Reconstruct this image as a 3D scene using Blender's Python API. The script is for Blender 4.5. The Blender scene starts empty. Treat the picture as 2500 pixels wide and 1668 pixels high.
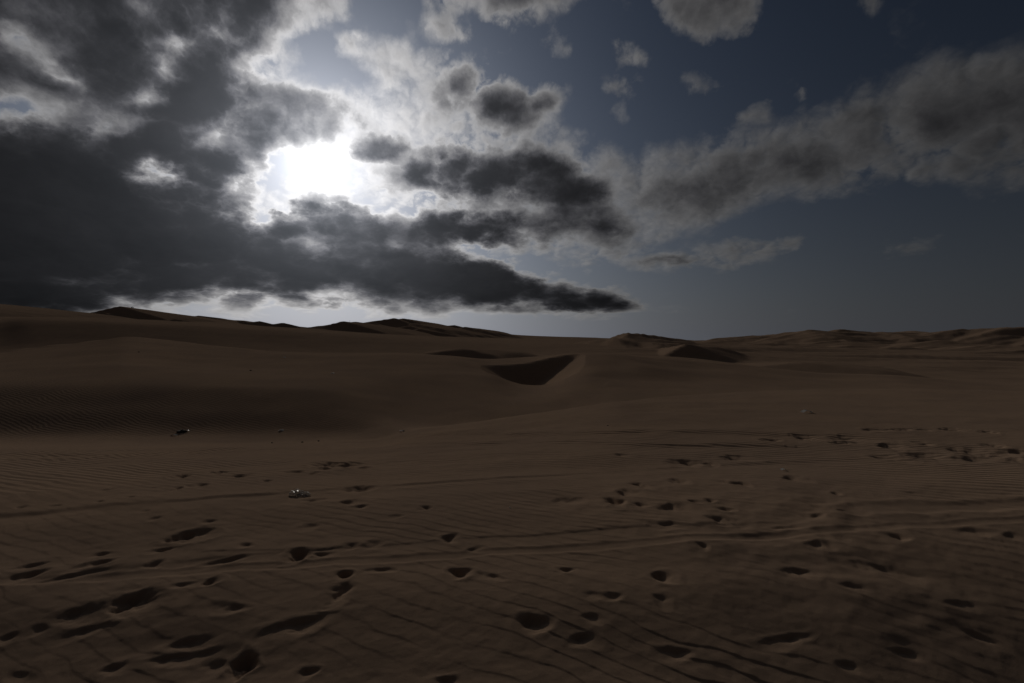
import bpy, bmesh, math, random
import numpy as np
from mathutils import Vector, noise as mnoise

R = math.radians
random.seed(7)
scene = bpy.context.scene
col = scene.collection

# ------------------------------------------------------------------ camera
W0, H0 = 2500.0, 1668.0              # frame the measurements were read in
LENS = 16.0
F = LENS / 36.0 * W0                 # focal length in those units
CX, CY = W0 / 2, H0 / 2
cam_d = bpy.data.cameras.new('camera')
cam_d.lens = LENS
cam_d.sensor_width = 36.0
cam_d.clip_start = 0.05
cam_d.clip_end = 20000.0
cam = bpy.data.objects.new('camera', cam_d)
col.objects.link(cam)
cam.location = (0, 0, 0)             # heights below are relative to the eye
cam.rotation_euler = (R(90), 0, 0)
scene.camera = cam

# ------------------------------------------------------------------ exposure
EXPOSURE = -2.35
vs = scene.view_settings
vs.view_transform = 'Standard'
vs.look = 'None'
vs.exposure = EXPOSURE
vs.gamma = 1.0
vs.use_curve_mapping = False
scene.cycles.max_bounces = 6
scene.cycles.sample_clamp_indirect = 4.0

# ------------------------------------------------------------------ sun
SUN_AZ = math.atan((779 - CX) / F)                      # left of straight ahead
SUN_EL = math.atan((CY - 402) / math.hypot(F, 779 - CX))
sdir = Vector((math.sin(SUN_AZ) * math.cos(SUN_EL), math.cos(SUN_AZ) * math.cos(SUN_EL), math.sin(SUN_EL)))
sun_d = bpy.data.lights.new('sun', 'SUN')
sun_d.energy = 3.6
sun_d.angle = R(1.2)
sun_d.color = (1.0, 0.93, 0.84)
sun = bpy.data.objects.new('sun', sun_d)
col.objects.link(sun)
sun.rotation_euler = (-sdir).to_track_quat('-Z', 'Y').to_euler()

# ------------------------------------------------------------------ node helper
class G:
    """tiny expression builder over shader math nodes"""
    def __init__(self, tree):
        self.t = tree
    def new(self, kind):
        return self.t.nodes.new(kind)
    def link(self, a, b):
        self.t.links.new(a, b)
    def put(self, v, sock):
        if isinstance(v, V):
            self.link(v.s, sock)
        elif v is not None:
            sock.default_value = v
    def math(self, op, a, b=None, c=None, clamp=False):
        n = self.new('ShaderNodeMath')
        n.operation = op
        n.use_clamp = clamp
        for i, v in enumerate((a, b, c)):
            if v is not None:
                self.put(v, n.inputs[i])
        return V(self, n.outputs[0])
    def comb(self, x, y, z):
        n = self.new('ShaderNodeCombineXYZ')
        for i, v in enumerate((x, y, z)):
            self.put(v, n.inputs[i])
        return n.outputs[0]
    def sep(self, s):
        n = self.new('ShaderNodeSeparateXYZ')
        self.link(s, n.inputs[0])
        return [V(self, o) for o in n.outputs]
    def smooth(self, x, a, b):
        n = self.new('ShaderNodeMapRange')
        n.interpolation_type = 'SMOOTHSTEP'
        self.put(x, n.inputs['Value'])
        self.put(a, n.inputs['From Min'])
        self.put(b, n.inputs['From Max'])
        return V(self, n.outputs[0])
    def noise(self, vec, scale, detail=4, rough=.5, dist=0.0, lac=2.0):
        n = self.new('ShaderNodeTexNoise')
        n.inputs['Scale'].default_value = scale
        n.inputs['Detail'].default_value = detail
        n.inputs['Roughness'].default_value = rough
        n.inputs['Lacunarity'].default_value = lac
        n.inputs['Distortion'].default_value = dist
        self.link(vec, n.inputs['Vector'])
        return n
    def mixc(self, fac, a, b, mode='MIX'):
        n = self.new('ShaderNodeMix')
        n.data_type = 'RGBA'
        n.blend_type = mode
        n.clamp_result = False
        self.put(fac, n.inputs[0])
        for v, s in ((a, n.inputs[6]), (b, n.inputs[7])):
            if isinstance(v, (tuple, list)):
                s.default_value = (*v, 1)
            else:
                self.link(v, s)
        return n.outputs[2]
    def scalec(self, c, f):
        n = self.new('ShaderNodeVectorMath')
        n.operation = 'SCALE'
        if isinstance(c, (tuple, list)):
            n.inputs[0].default_value = c
        else:
            self.link(c, n.inputs[0])
        self.put(f, n.inputs['Scale'])
        return n.outputs[0]
    def addc(self, a, b):
        n = self.new('ShaderNodeVectorMath')
        n.operation = 'ADD'
        self.link(a, n.inputs[0])
        self.link(b, n.inputs[1])
        return n.outputs[0]

class V:
    def __init__(self, g, s):
        self.g, self.s = g, s
    def __add__(self, o): return self.g.math('ADD', self, o)
    __radd__ = __add__
    def __sub__(self, o): return self.g.math('SUBTRACT', self, o)
    def __rsub__(self, o): return self.g.math('SUBTRACT', o, self)
    def __mul__(self, o): return self.g.math('MULTIPLY', self, o)
    __rmul__ = __mul__
    def __truediv__(self, o): return self.g.math('DIVIDE', self, o)
    def __neg__(self): return self.g.math('MULTIPLY', self, -1.0)
    def exp(self): return self.g.math('EXPONENT', self)
    def abs(self): return self.g.math('ABSOLUTE', self)
    def max(self, o): return self.g.math('MAXIMUM', self, o)
    def min(self, o): return self.g.math('MINIMUM', self, o)
    def pow(self, o): return self.g.math('POWER', self, o)

# ------------------------------------------------------------------ world: Nishita sky with a broken cloud deck
# cloud banks, outlined in the measuring frame (x, y), with optical thickness
S = 2500.0 / 2350.0
Q = 1.0 / 1.88
def disp(pts): return [(x * S, y * S) for x, y in pts]
def quar(pts): return [(x * Q, y * Q) for x, y in pts]
def quarR(pts): return [(1250 + x * Q, y * Q) for x, y in pts]
BANKS = [   # (outline, thickness, soft edge in frame units)
    # big upper-left bank
    (quar([(-1200, -300), (1290, -300), (1290, 20), (1240, 160), (1090, 240), (1060, 320), (1170, 345), (1180, 400), (1080, 470),
           (1150, 540), (1270, 575), (1480, 555), (1540, 600), (1500, 650), (1400, 640), (1260, 690), (1130, 660), (980, 605), (850, 580),
           (790, 535), (640, 520), (480, 520), (330, 470), (250, 450), (-1200, 250)]), 2.75, 28),
    (quar([(1200, -300), (1640, -300), (1560, 40), (1430, 90), (1440, 150), (1350, 150), (1340, 230), (1470, 300), (1290, 300), (1180, 250), (1080, 240)]), .85, 16),
    # left and central bank
    (quar([(-1200, 560), (0, 530), (130, 510), (350, 560), (560, 640), (650, 590), (800, 620), (960, 690), (1090, 720), (1080, 760), (1030, 800),
           (1060, 880), (1010, 920), (1090, 1000), (1140, 1070), (1300, 1100), (1400, 1140), (1520, 1115), (1780, 1130), (2050, 1160),
           (2200, 1240), (2350, 1290), (2350, 1370), (1900, 1395), (1560, 1370), (1180, 1345), (1000, 1310), (850, 1370), (650, 1390), (300, 1430), (-1200, 1410)]), 3.5, 21),
    (quar([(-1200, 700), (500, 720), (700, 900), (800, 1050), (1100, 1150), (1300, 1250), (900, 1270), (500, 1350), (-1200, 1380)]), 1.4, 70),
    (quar([(1050, 730), (1130, 760), (1100, 800), (1200, 860), (1210, 900), (1100, 900), (1030, 860)]), 1.0, 12),
    (quar([(640, 480), (780, 430), (900, 470), (1000, 400), (1250, 370), (1180, 470), (1000, 540), (800, 560)]), .5, 18),
    (disp([(1050, 590), (1120, 602), (1200, 630), (1300, 660), (1420, 680), (1478, 690), (1400, 706), (1250, 702), (1100, 695), (1000, 660)]), 2.6, 11),
    # lit cap under the sun
    (quar([(1230, 1010), (1370, 960), (1460, 925), (1600, 945), (1700, 1000), (1760, 1060), (1750, 1120), (1400, 1120), (1300, 1060)]), 2.6, 10),
    (quar([(1020, 900), (1100, 900), (1200, 980), (1330, 990), (1330, 1080), (1140, 1050)]), 1.6, 10),
    (quar([(1680, 990), (1780, 1000), (1860, 1050), (1990, 990), (2130, 1000), (2350, 1000), (2350, 1110), (2030, 1130), (1750, 1100)]), 1.7, 14),
    # bank right of the sun
    (disp([(915, 400), (1000, 348), (1110, 372), (1270, 345), (1330, 385), (1390, 440), (1415, 470), (1290, 480), (1170, 455), (1030, 445), (940, 420)]), 3.0, 17),
    (disp([(930, 535), (1030, 492), (1170, 512), (1250, 498), (1420, 500), (1485, 520), (1390, 548), (1280, 555), (1180, 562), (1050, 562)]), 2.3, 18),
    (disp([(800, 330), (850, 305), (900, 315), (930, 340), (880, 360), (830, 360)]), 1.6, 10),
    # bright clouds above the sun
    (disp([(820, 105), (900, 100), (945, 150), (1000, 130), (1080, 160), (1150, 170), (1200, 200), (1300, 200), (1290, 230), (1215, 290), (1330, 310),
           (1340, 350), (1200, 370), (1000, 345), (900, 340), (840, 290), (700, 260), (600, 245), (560, 200), (600, 170), (700, 200), (800, 200), (850, 220), (880, 170), (830, 150)]), .50, 15),
    (disp([(1000, 180), (1080, 170), (1140, 220), (1060, 235), (990, 215)]), 1.2, 14),
    (disp([(1110, 240), (1180, 210), (1250, 215), (1230, 270), (1180, 290), (1100, 280)]), 1.3, 14),
    (disp([(540, 180), (640, 165), (840, 250), (850, 290), (700, 290), (600, 270)]), .5, 14),
    (disp([(870, 370), (1000, 350), (1340, 360), (1330, 400), (1200, 380), (1020, 370)]), .5, 12),
    (disp([(850, 470), (1000, 480), (1300, 480), (1450, 490), (1400, 520), (1000, 520)]), .6, 14),
    (disp([(560, 300), (620, 320), (640, 400), (600, 450), (550, 400)]), .7, 14),
    (disp([(590, 330), (700, 300), (900, 315), (970, 400), (900, 480), (700, 485), (600, 450)]), .34, 24),
    (disp([(840, 390), (960, 395), (1150, 450), (1200, 490), (960, 500), (850, 470)]), .45, 16),
    # small clouds and wisps
    (disp([(1485, -30), (1720, -30), (1740, 45), (1680, 60), (1600, 90), (1540, 45)]), 1.15, 15),
    (disp([(1960, -30), (2060, -30), (2010, 18)]), 0.98, 12),
    (disp([(980, 45), (1060, 80), (1080, 105), (1010, 95), (975, 70)]), 0.93, 12),
    (disp([(1100, 20), (1150, 25), (1165, 60), (1110, 50)]), 0.88, 12),
    (disp([(1235, 90), (1330, 105), (1300, 125), (1240, 110)]), 0.58, 12),
    (disp([(770, 80), (830, 80), (820, 120), (780, 110)]), 0.78, 12),
    (disp([(1400, 105), (1450, 100), (1485, 130), (1450, 150), (1420, 130)]), 0.88, 11),
    (disp([(1370, 180), (1440, 180), (1485, 200), (1430, 225), (1380, 200)]), 0.78, 12),
    (disp([(1395, 255), (1425, 250), (1430, 275), (1400, 275)]), 0.88, 9),
    (disp([(1560, 160), (1600, 170), (1655, 170), (1600, 210), (1570, 200)]), 0.73, 11),
    (disp([(1805, 195), (1845, 195), (1835, 220), (1810, 215)]), 0.88, 9),
    (disp([(1680, 250), (1770, 235), (1760, 260), (1700, 275)]), 0.63, 11),
    # long bank to the right
    (disp([(1345, 360), (1400, 325), (1430, 370), (1570, 352), (1680, 305), (1800, 285), (1900, 280), (1945, 210), (2100, 165), (2350, 130), (2900, 90),
           (2900, 370), (2350, 395), (2150, 395), (2000, 420), (1850, 440), (1750, 438), (1650, 500), (1560, 522), (1450, 490), (1400, 440)]), .72, 30),
    (disp([(1480, 430), (1600, 400), (1700, 380), (1780, 400), (1690, 450), (1580, 490), (1480, 470)]), .8, 30),
    (disp([(1680, 350), (1900, 330), (2050, 370), (1900, 420), (1750, 410)]), .6, 34),
    (disp([(2050, 230), (2350, 160), (2900, 150), (2900, 300), (2300, 330), (2150, 310)]), .6, 50),
    # low streaks
    (disp([(1440, 602), (1560, 590), (1700, 562), (1850, 545), (1875, 560), (1750, 592), (1650, 615), (1500, 615)]), .8, 7),
    (disp([(1990, 572), (2100, 545), (2210, 535), (2150, 558), (2040, 574)]), .55, 7),
    (disp([(1330, 590), (1440, 580), (1460, 600), (1340, 612)]), .6, 7),
    (disp([(1190, 570), (1300, 575), (1440, 560), (1500, 535), (1560, 530), (1480, 575), (1300, 600)]), .5, 9),
    (disp([(1180, 630), (1290, 640), (1300, 655), (1400, 660), (1390, 675), (1250, 665)]), .6, 6),
    (disp([(1240, 680), (1400, 678), (1480, 690), (1420, 705), (1300, 715), (1250, 700)]), 2.2, 8),
    (disp([(1400, 700), (1590, 705), (1560, 714), (1420, 713)]), .7, 5),
    (disp([(1110, 690), (1200, 700), (1250, 715), (1150, 712)]), 1.2, 7),
    (disp([(480, 670), (640, 650), (800, 655), (780, 690), (650, 690), (560, 715), (470, 700)]), .6, 9),
    (disp([(660, 690), (780, 690), (900, 705), (1050, 715), (900, 725), (720, 712)]), .7, 7),
    (disp([(1190, 715), (1250, 716), (1230, 728)]), .5, 5),
    (disp([(1560, 655), (1600, 655), (1595, 668)]), .35, 5),
]
GAPS = [    # lighter breaks inside the banks: (centre, radii, tilt, thickness taken away)
    (quar([(130, 230)])[0], (105, 22), 28, 2.2), (quar([(240, 330)])[0], (60, 16), 30, 1.6),
    (quar([(700, 440)])[0], (70, 14), 12, 1.7), (quar([(850, 235)])[0], (45, 12), 25, 1.0),
    (quar([(660, 40)])[0], (34, 26), 40, 1.4), (quar([(740, 805)])[0], (60, 20), 12, 3.6),
    (quar([(810, 960)])[0], (24, 8), 0, 2.6), (quar([(1415, 1120)])[0], (34, 12), 8, 2.6),
    (quar([(980, 430)])[0], (26, 10), 0, 1.4),
    (quar([(540, 190)])[0], (22, 14), 40, .9), (quar([(930, 780)])[0], (40, 12), 8, 1.2),
    (quar([(50, 450)])[0], (80, 28), 8, 1.6), (quar([(1860, 1110)])[0], (40, 8), 0, 1.6),
    (quar([(1500, 1330)])[0], (70, 10), 4, 2.0), (quar([(2180, 1140)])[0], (60, 14), 8, 1.2),
]
AZ_LIM, EL_STEP, N_ROW, N_AZ = R(53.0), R(1.15), 36, 128

def cloud_map():
    """thickness on a direction grid (azimuth x elevation)"""
    sub = 2                                           # frame raster step
    x0, y0 = -420.0, -300.0
    nx, ny = int((2920 - x0) / (4 * sub)), int((900 - y0) / (4 * sub))
    st = 4.0 * sub
    xs = x0 + (np.arange(nx) + .5) * st
    ys = y0 + (np.arange(ny) + .5) * st
    XX, YY = np.meshgrid(xs, ys)
    T = np.zeros_like(XX)
    def blur(a, sg):
        r = max(1, int(3 * sg / st))
        k = np.exp(-.5 * (np.arange(-r, r + 1) * st / sg) ** 2)
        k /= k.sum()
        p = np.pad(a, ((r, r), (0, 0)), mode='edge')
        a = sum(k[i] * p[i:i + a.shape[0]] for i in range(2 * r + 1))
        p = np.pad(a, ((0, 0), (r, r)), mode='edge')
        return sum(k[i] * p[:, i:i + a.shape[1]] for i in range(2 * r + 1))
    for pts, th, soft in BANKS:
        ins = np.zeros(XX.shape, bool)
        n = len(pts)
        for i in range(n):
            (xa, ya), (xb, yb) = pts[i], pts[(i + 1) % n]
            if ya == yb:
                continue
            c = ((ya > YY) != (yb > YY)) & (XX < (xb - xa) * (YY - ya) / (yb - ya) + xa)
            ins ^= c
        T += blur(ins.astype(float), soft) * th
    for (gx, gy), (ra, rb), tilt, d in GAPS:
        c, s = math.cos(R(tilt)), math.sin(R(tilt))
        a = ((XX - gx) * c + (YY - gy) * s) / ra
        b = (-(XX - gx) * s + (YY - gy) * c) / rb
        T -= d * np.exp(-(a * a + b * b))
    T = np.clip(T, 0, 6)
    az = np.linspace(-AZ_LIM, AZ_LIM, N_AZ)
    out = np.zeros((N_ROW, N_AZ))
    for k in range(N_ROW):
        el = k * EL_STEP
        px = CX + F * np.tan(az)
        py = CY - F * np.tan(el) / np.cos(az)
        fx = np.clip((px - x0) / st - .5, 0, nx - 1.001)
        fy = np.clip((py - y0) / st - .5, 0, ny - 1.001)
        ix, iy = fx.astype(int), fy.astype(int)
        tx, ty = fx - ix, fy - iy
        out[k] = (T[iy, ix] * (1 - tx) * (1 - ty) + T[iy, ix + 1] * tx * (1 - ty) + T[iy + 1, ix] * (1 - tx) * ty + T[iy + 1, ix + 1] * tx * ty)
    return out

world = bpy.data.worlds.new('World')
scene.world = world
world.use_nodes = True
wt = world.node_tree
wt.nodes.clear()
g = G(wt)
SKY_STRENGTH = 0.05
K = 2.0 ** (-EXPOSURE) / SKY_STRENGTH          # picture brightness -> background colour

tc = g.new('ShaderNodeTexCoord')
nrm = g.new('ShaderNodeVectorMath'); nrm.operation = 'NORMALIZE'
g.link(tc.outputs['Generated'], nrm.inputs[0])
dvec = nrm.outputs[0]
dx, dy, dz = g.sep(dvec)
zc = dz.max(0.0)
lz = g.math('LOGARITHM', zc + 0.16, math.e)
cvec = g.comb(dx, dy, lz * 0.62)               # stretched towards the horizon like a flat cloud deck

warp = g.noise(cvec, 5.5, 8, .62)
wr, wg, wb = g.sep(warp.outputs['Color'])
warp2 = g.noise(cvec, 30.0, 5, .6)
vr, vg, vb = g.sep(warp2.outputs['Color'])
az = g.math('ARCTAN2', dx, dy) + (wr - .5) * .115 + (vr - .5) * .034
el = g.math('ARCSINE', zc.min(1.0)) + ((wg - .5) * .075 + (vg - .5) * .026) * g.smooth(zc, 0.0, 0.15)
azn = g.math('MULTIPLY_ADD', az, 1.0 / (2 * AZ_LIM), .5)
fr = el / EL_STEP
cm = cloud_map()
acc = None
for k in range(N_ROW):
    fc = g.new('ShaderNodeFloatCurve')
    mp = fc.mapping
    mp.use_clip = True
    mp.extend = 'HORIZONTAL'
    cv = mp.curves[0]
    cv.points[0].location = (0.0, cm[k, 0] / 6)
    cv.points[1].location = (1.0, cm[k, -1] / 6)
    row = cm[k]
    for j in range(1, N_AZ - 1):
        # points only where the row bends
        if abs(row[j] * 2 - row[j - 1] - row[j + 1]) > .004 or j % 8 == 0:
            cv.points.new(j / (N_AZ - 1), row[j] / 6)
    for p in cv.points:
        p.handle_type = 'VECTOR'
    mp.update()
    g.put(azn, fc.inputs['Value'])
    w = g.math('SUBTRACT', 1.0, (fr - float(k)).abs(), clamp=True)
    v = V(g, fc.outputs[0])
    acc = w * v if acc is None else g.math('MULTIPLY_ADD', w, v, acc)
tmap = acc * 6.0

# the deck goes on in the same manner outside the frame
wide = g.noise(cvec, 2.6, 4, .55)
tgen = ((V(g, wide.outputs['Fac']) - .47) * 16.0).max(0.0).min(3.4)
edge = g.smooth(az.abs(), R(50.0), R(84.0)).max(g.smooth(el, R(33.5), R(39.5)))
edge = edge.min(1.0)
tmix = tmap * (1.0 - edge) + tgen * edge

dots = g.new('ShaderNodeVectorMath'); dots.operation = 'DOT_PRODUCT'
g.link(dvec, dots.inputs[0])
dots.inputs[1].default_value = tuple(sdir)
th = g.math('ARCCOSINE', V(g, dots.outputs['Value']).min(1.0).max(-1.0))
thd = th * (180 / math.pi)

def billow(vec, octs):
    """rounded lobes with creases between them"""
    tot, a, sc = None, .5, 9.0
    for i in range(octs):
        n = V(g, g.noise(vec, sc, 1.2 if i == octs - 1 else 0.0, .5, 0.0).outputs['Fac'])
        b = (n * 2.0 - 1.0).abs() * a
        tot = b if tot is None else tot + b
        a *= .53
        sc *= 2.13
    return tot
jit = g.new('ShaderNodeVectorMath'); jit.operation = 'MULTIPLY_ADD'      # lobes torn a little by the warp field
g.link(warp2.outputs['Color'], jit.inputs[0]); jit.inputs[1].default_value = (.030, .030, .030); g.link(cvec, jit.inputs[2])
jv = jit.outputs[0]
n1 = billow(jv, 5)
# same field a little nearer to the sun: gives the lit and the shaded side of every billow
off = g.new('ShaderNodeVectorMath'); off.operation = 'MULTIPLY_ADD'
sv = g.new('ShaderNodeVectorMath'); sv.operation = 'SUBTRACT'
sv.inputs[0].default_value = (sdir.x, sdir.y, math.log(sdir.z + .16) * .62)
g.link(cvec, sv.inputs[1])
svn = g.new('ShaderNodeVectorMath'); svn.operation = 'NORMALIZE'
g.link(sv.outputs[0], svn.inputs[0])
g.link(svn.outputs[0], off.inputs[0])
off.inputs[1].default_value = (.010, .010, .010)
g.link(jv, off.inputs[2])
n2 = billow(off.outputs[0], 4)
soft = V(g, g.noise(cvec, 4.5, 6, .60).outputs['Fac'])

soft2 = V(g, g.noise(jv, 14.0, 6, .60).outputs['Fac'])
modu = .55 + 1.25 * g.smooth(V(g, wide.outputs['Fac']), .38, .60)      # some stretches puffy, some torn and fibrous
calmer = 1.0 - .35 * g.smooth(V(g, dots.outputs['Value']), .90, .62)      # away from the sun the banks are smoother
dn = (n1 - .28) * modu * calmer + (soft - .5) * 1.05 + (soft2 - .5) * .75 * calmer
cover = g.smooth(tmix, 0.0, 1.0)
T0 = (tmix - .06 + dn * (0.5 + cover * (1.7 + 1.7 * g.smooth(tmix, .8, 2.5)))).max(0.0)
T = T0 * T0 / (T0 + .13)                        # feathered margins
relief = (n1 - n2)                              # > 0: thins out towards the sun

sky = g.new('ShaderNodeTexSky')
sky.sky_type = 'NISHITA'
sky.sun_disc = False
sky.sun_elevation = SUN_EL
sky.sun_rotation = SUN_AZ
sky.altitude = 400.0
sky.air_density = 1.0
sky.dust_density = 0.6
sky.ozone_density = 1.2

alpha = 1.0 - (T * -2.4).exp()
thin = (thd * (-1 / 11.5)).exp() * 1.35 + (thd * (-1 / 50.0)).exp() * .24
thin = thin.min(.78)
dark = ((thd * (-1 / 12.0)).exp() * .058 + .0036) * (soft * 2.0)
lit = (1.0 + relief * 2.6).max(.5).min(1.6)
cl_thin = thin * lit * (T * -.80 - T * T * .26).exp()
edge_l = g.math('SUBTRACT', T, .34) / .24                 # thin margins scatter most light forward
rim = (edge_l * edge_l * -1.0).exp() * thin * (thd * (-1 / 22.0)).exp() * .62
cl = cl_thin + rim + dark * (1.0 + relief * .5)
warmc = g.mixc(g.smooth(T, .3, 2.0), (1.0, .965, .935), (.94, .93, 1.02))
cloud_c = g.scalec(warmc, cl * K)

aure = (thd * (-1 / 8.5)).exp() * .64
core = (thd * thd * (-1 / (1.25 * 1.25))).exp() * 6.0 + (thd * thd * (-1 / (2.6 * 2.6))).exp() * .5 + (thd * (-1 / 2.6)).exp() * .25
glow_c = g.addc(g.scalec((.80, .92, 1.08), (aure * (1.0 - alpha * .88) + (thd * (-1 / 6.0)).exp() * .08) * K), g.scalec((1.0, .98, .95), core * (T * -.7).exp() * K))

haze_l = ((thd * (-1 / 17.0)).exp() * 1.02 + .023) * K
elev = g.math('ARCSINE', zc.min(1.0)) * (180 / math.pi)
hz = (elev * (-1 / 10.5)).exp()
clear = g.mixc(hz, g.scalec(g.mixc(1.0, sky.outputs[0], (1.20, 1.16, 1.24), 'MULTIPLY'), (thd * (-1 / 28.0)).exp() * 2.0 + .32), g.scalec((.90, .96, 1.12), haze_l))
sky_c = g.scalec(clear, 1.0 - alpha)
tot = g.addc(g.addc(sky_c, g.scalec(cloud_c, alpha)), glow_c)
bg = g.new('ShaderNodeBackground')
bg.inputs['Strength'].default_value = SKY_STRENGTH
g.link(tot, bg.inputs['Color'])
wo = g.new('ShaderNodeOutputWorld')
g.link(bg.outputs[0], wo.inputs['Surface'])

# ------------------------------------------------------------------ numpy noise
def _hash(ix, iy, seed):
    h = (ix.astype(np.int64) * 374761393 + iy.astype(np.int64) * 668265263 + seed * 1442695041) & 0xffffffff
    h = ((h ^ (h >> 13)) * 1274126177) & 0xffffffff
    return (h ^ (h >> 16)) & 0xffffffff

def pnoise(x, y, seed=0):
    """gradient noise, about -0.7 .. 0.7"""
    ix, iy = np.floor(x), np.floor(y)
    fx, fy = x - ix, y - iy
    ux = fx * fx * fx * (fx * (fx * 6 - 15) + 10)
    uy = fy * fy * fy * (fy * (fy * 6 - 15) + 10)
    def grad(cx, cy):
        a = _hash(ix + cx, iy + cy, seed).astype(np.float64) * (2 * math.pi / 4294967296.0)
        return np.cos(a) * (fx - cx) + np.sin(a) * (fy - cy)
    a = grad(0, 0) * (1 - ux) + grad(1, 0) * ux
    b = grad(0, 1) * (1 - ux) + grad(1, 1) * ux
    return a * (1 - uy) + b * uy

def fbm(x, y, octs=4, gain=.5, seed=0):
    s, a = 0.0, 1.0
    for i in range(octs):
        s = s + a * pnoise(x * 2 ** i + 17.3 * i, y * 2 ** i - 9.1 * i, seed + i)
        a *= gain
    return s

def sstep(x, a, b):
    t = np.clip((x - a) / (b - a), 0, 1)
    return t * t * (3 - 2 * t)

# ------------------------------------------------------------------ relief of the desert
# along every line of sight: distance Y and height (from the frame row the surface reaches there)
def ip(px, tab):
    xs = [t[0] for t in tab]
    ys = [t[1] for t in tab]
    return np.interp(px, xs, ys)

def column_nodes(px):
    """list of (Y array, z array) along depth for frame columns px"""
    zr = lambda p, Y: (CY - p) / F * Y
    one = np.ones_like(px)
    N = []
    N.append((0.0 * one, -1.86 * one))
    N.append((1.4 * one, ip(px, [(0, -1.86), (1250, -1.84), (2500, -2.05)])))
    N.append((2.4 * one, ip(px, [(0, -1.82), (1250, -1.80), (2500, -1.97)])))  # near sand tilted on purpose, its slope darkens the bottom and right edge
    N.append((3.3 * one, ip(px, [(0, -1.71), (1250, -1.71), (2500, -1.81)])))
    N.append((4.7 * one, ip(px, [(0, -1.73), (1250, -1.74), (2500, -1.71)])))
    N.append((7.0 * one, ip(px, [(0, -2.00), (900, -2.02), (1500, -1.92), (2500, -1.78)])))
    N.append((11.0 * one, ip(px, [(0, -2.62), (900, -2.62), (1200, -2.38), (1500, -2.04), (1800, -1.95), (2500, -1.88)])))
    # edge of the near rise / foot of the middle dune
    Y = ip(px, [(0, 17.5), (900, 17.5), (1000, 16.2), (1200, 15.6), (1500, 16.0), (1800, 20.0), (2100, 21.0), (2500, 21.0)])
    p = ip(px, [(0, 1066), (700, 1066), (900, 1061), (1000, 1052), (1200, 1025), (1379, 1000), (1498, 982), (1647, 967), (1796, 958), (2000, 952), (2250, 953), (2500, 962)])
    N.append((Y, zr(p, Y)))
    Y2 = ip(px, [(0, 20.3), (900, 20.3), (1000, 19.4), (1200, 19.0), (1500, 19.6), (1800, 24.0), (2100, 27.0), (2500, 25.5)])
    z2 = ip(px, [(0, -2.95), (400, -2.97), (800, -3.05), (900, -3.25), (1000, -3.5), (1200, -3.55), (1500, -3.0), (1800, -2.95), (2000, -2.95), (2250, -2.95), (2500, -2.95)])
    N.append((Y2, z2))
    Y3 = ip(px, [(0, 23.5), (900, 23.5), (1200, 24.0), (1500, 25.0), (1800, 30.0), (2100, 33.0), (2500, 29.0)])
    p3 = ip(px, [(0, 938), (400, 938), (800, 950), (1000, 984), (1200, 980), (1400, 968), (1500, 962), (1800, 938), (2100, 942), (2500, 962)])
    N.append((Y3, zr(p3, Y3)))
    Y4 = ip(px, [(0, 33), (900, 33), (1200, 34), (1304, 33), (1400, 36), (1500, 36), (1800, 41), (2100, 38), (2500, 31.5)])
    p4 = ip(px, [(0, 895), (298, 882), (600, 900), (1000, 908), (1150, 912), (1200, 917), (1260, 938), (1304, 943), (1343, 938), (1379, 921), (1402, 909), (1440, 903), (1500, 912), (1650, 905), (1800, 905), (2000, 922), (2200, 930), (2500, 951)])
    N.append((Y4, zr(p4, Y4)))
    Y5 = ip(px, [(0, 45), (900, 46), (1200, 45), (1289, 45.5), (1402, 47), (1500, 47), (1800, 47), (2000, 42), (2200, 40.5), (2500, 33.5)])
    p5 = ip(px, [(0, 872), (298, 850), (600, 873), (1000, 873), (1100, 876), (1190, 893), (1250, 891), (1289, 888), (1349, 873), (1402, 865), (1475, 864), (1550, 870), (1650, 876), (1800, 892), (1900, 903), (2000, 912), (2180, 918), (2500, 943)])
    N.append((Y5, zr(p5, Y5)))
    # crest of the middle dune
    Yc = ip(px, [(0, 66), (298, 72), (600, 62), (1100, 60), (1300, 56), (1500, 57), (1800, 53), (2000, 46), (2200, 44), (2500, 36)])
    pc = ip(px, [(-200, 873), (0, 861), (100, 850), (200, 838), (260, 829), (298, 822), (340, 824), (400, 831), (500, 840), (600, 851), (640, 857), (720, 858.5), (900, 859), (1000, 861), (1100, 867), (1200, 876), (1280, 872), (1349, 868), (1402, 863), (1475, 862), (1550, 866), (1650, 871), (1800, 888), (1900, 900), (2000, 910), (2180, 917), (2500, 942)])
    N.append((Yc, zr(pc, Yc)))
    N.append((Yc * 1.09, zr(pc, Yc) - ip(px, [(0, 1.6), (298, 2.2), (700, 1.0), (1200, .9), (1600, 1.2), (2000, 1.2), (2500, 1.0)])))
    N.append((140.0 * one, ip(px, [(0, -4.0), (500, -3.6), (1000, -4.4), (1250, -4.4), (1500, -4.6), (1800, -6.6), (2500, -8.5)])))
    # second swell, left to right across the plain
    p7 = ip(px, [(-200, 786), (0, 786), (60, 779), (119, 780), (268, 784), (387, 790), (477, 794), (596, 803), (700, 807), (800, 814), (950, 824), (1050, 831), (1200, 838), (1400, 843), (1500, 846), (1700, 853), (1900, 862), (2200, 870), (2500, 876)])
    N.append((205.0 * one, zr(p7, 205.0)))
    p8 = ip(px, [(0, 777), (268, 780), (387, 785), (477, 789), (596, 797), (700, 803), (800, 809), (950, 818), (1050, 823), (1200, 829), (1400, 834), (1500, 838), (1700, 843), (1900, 847), (2200, 852), (2500, 856)])
    N.append((330.0 * one, zr(p8, 330.0)))
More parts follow.
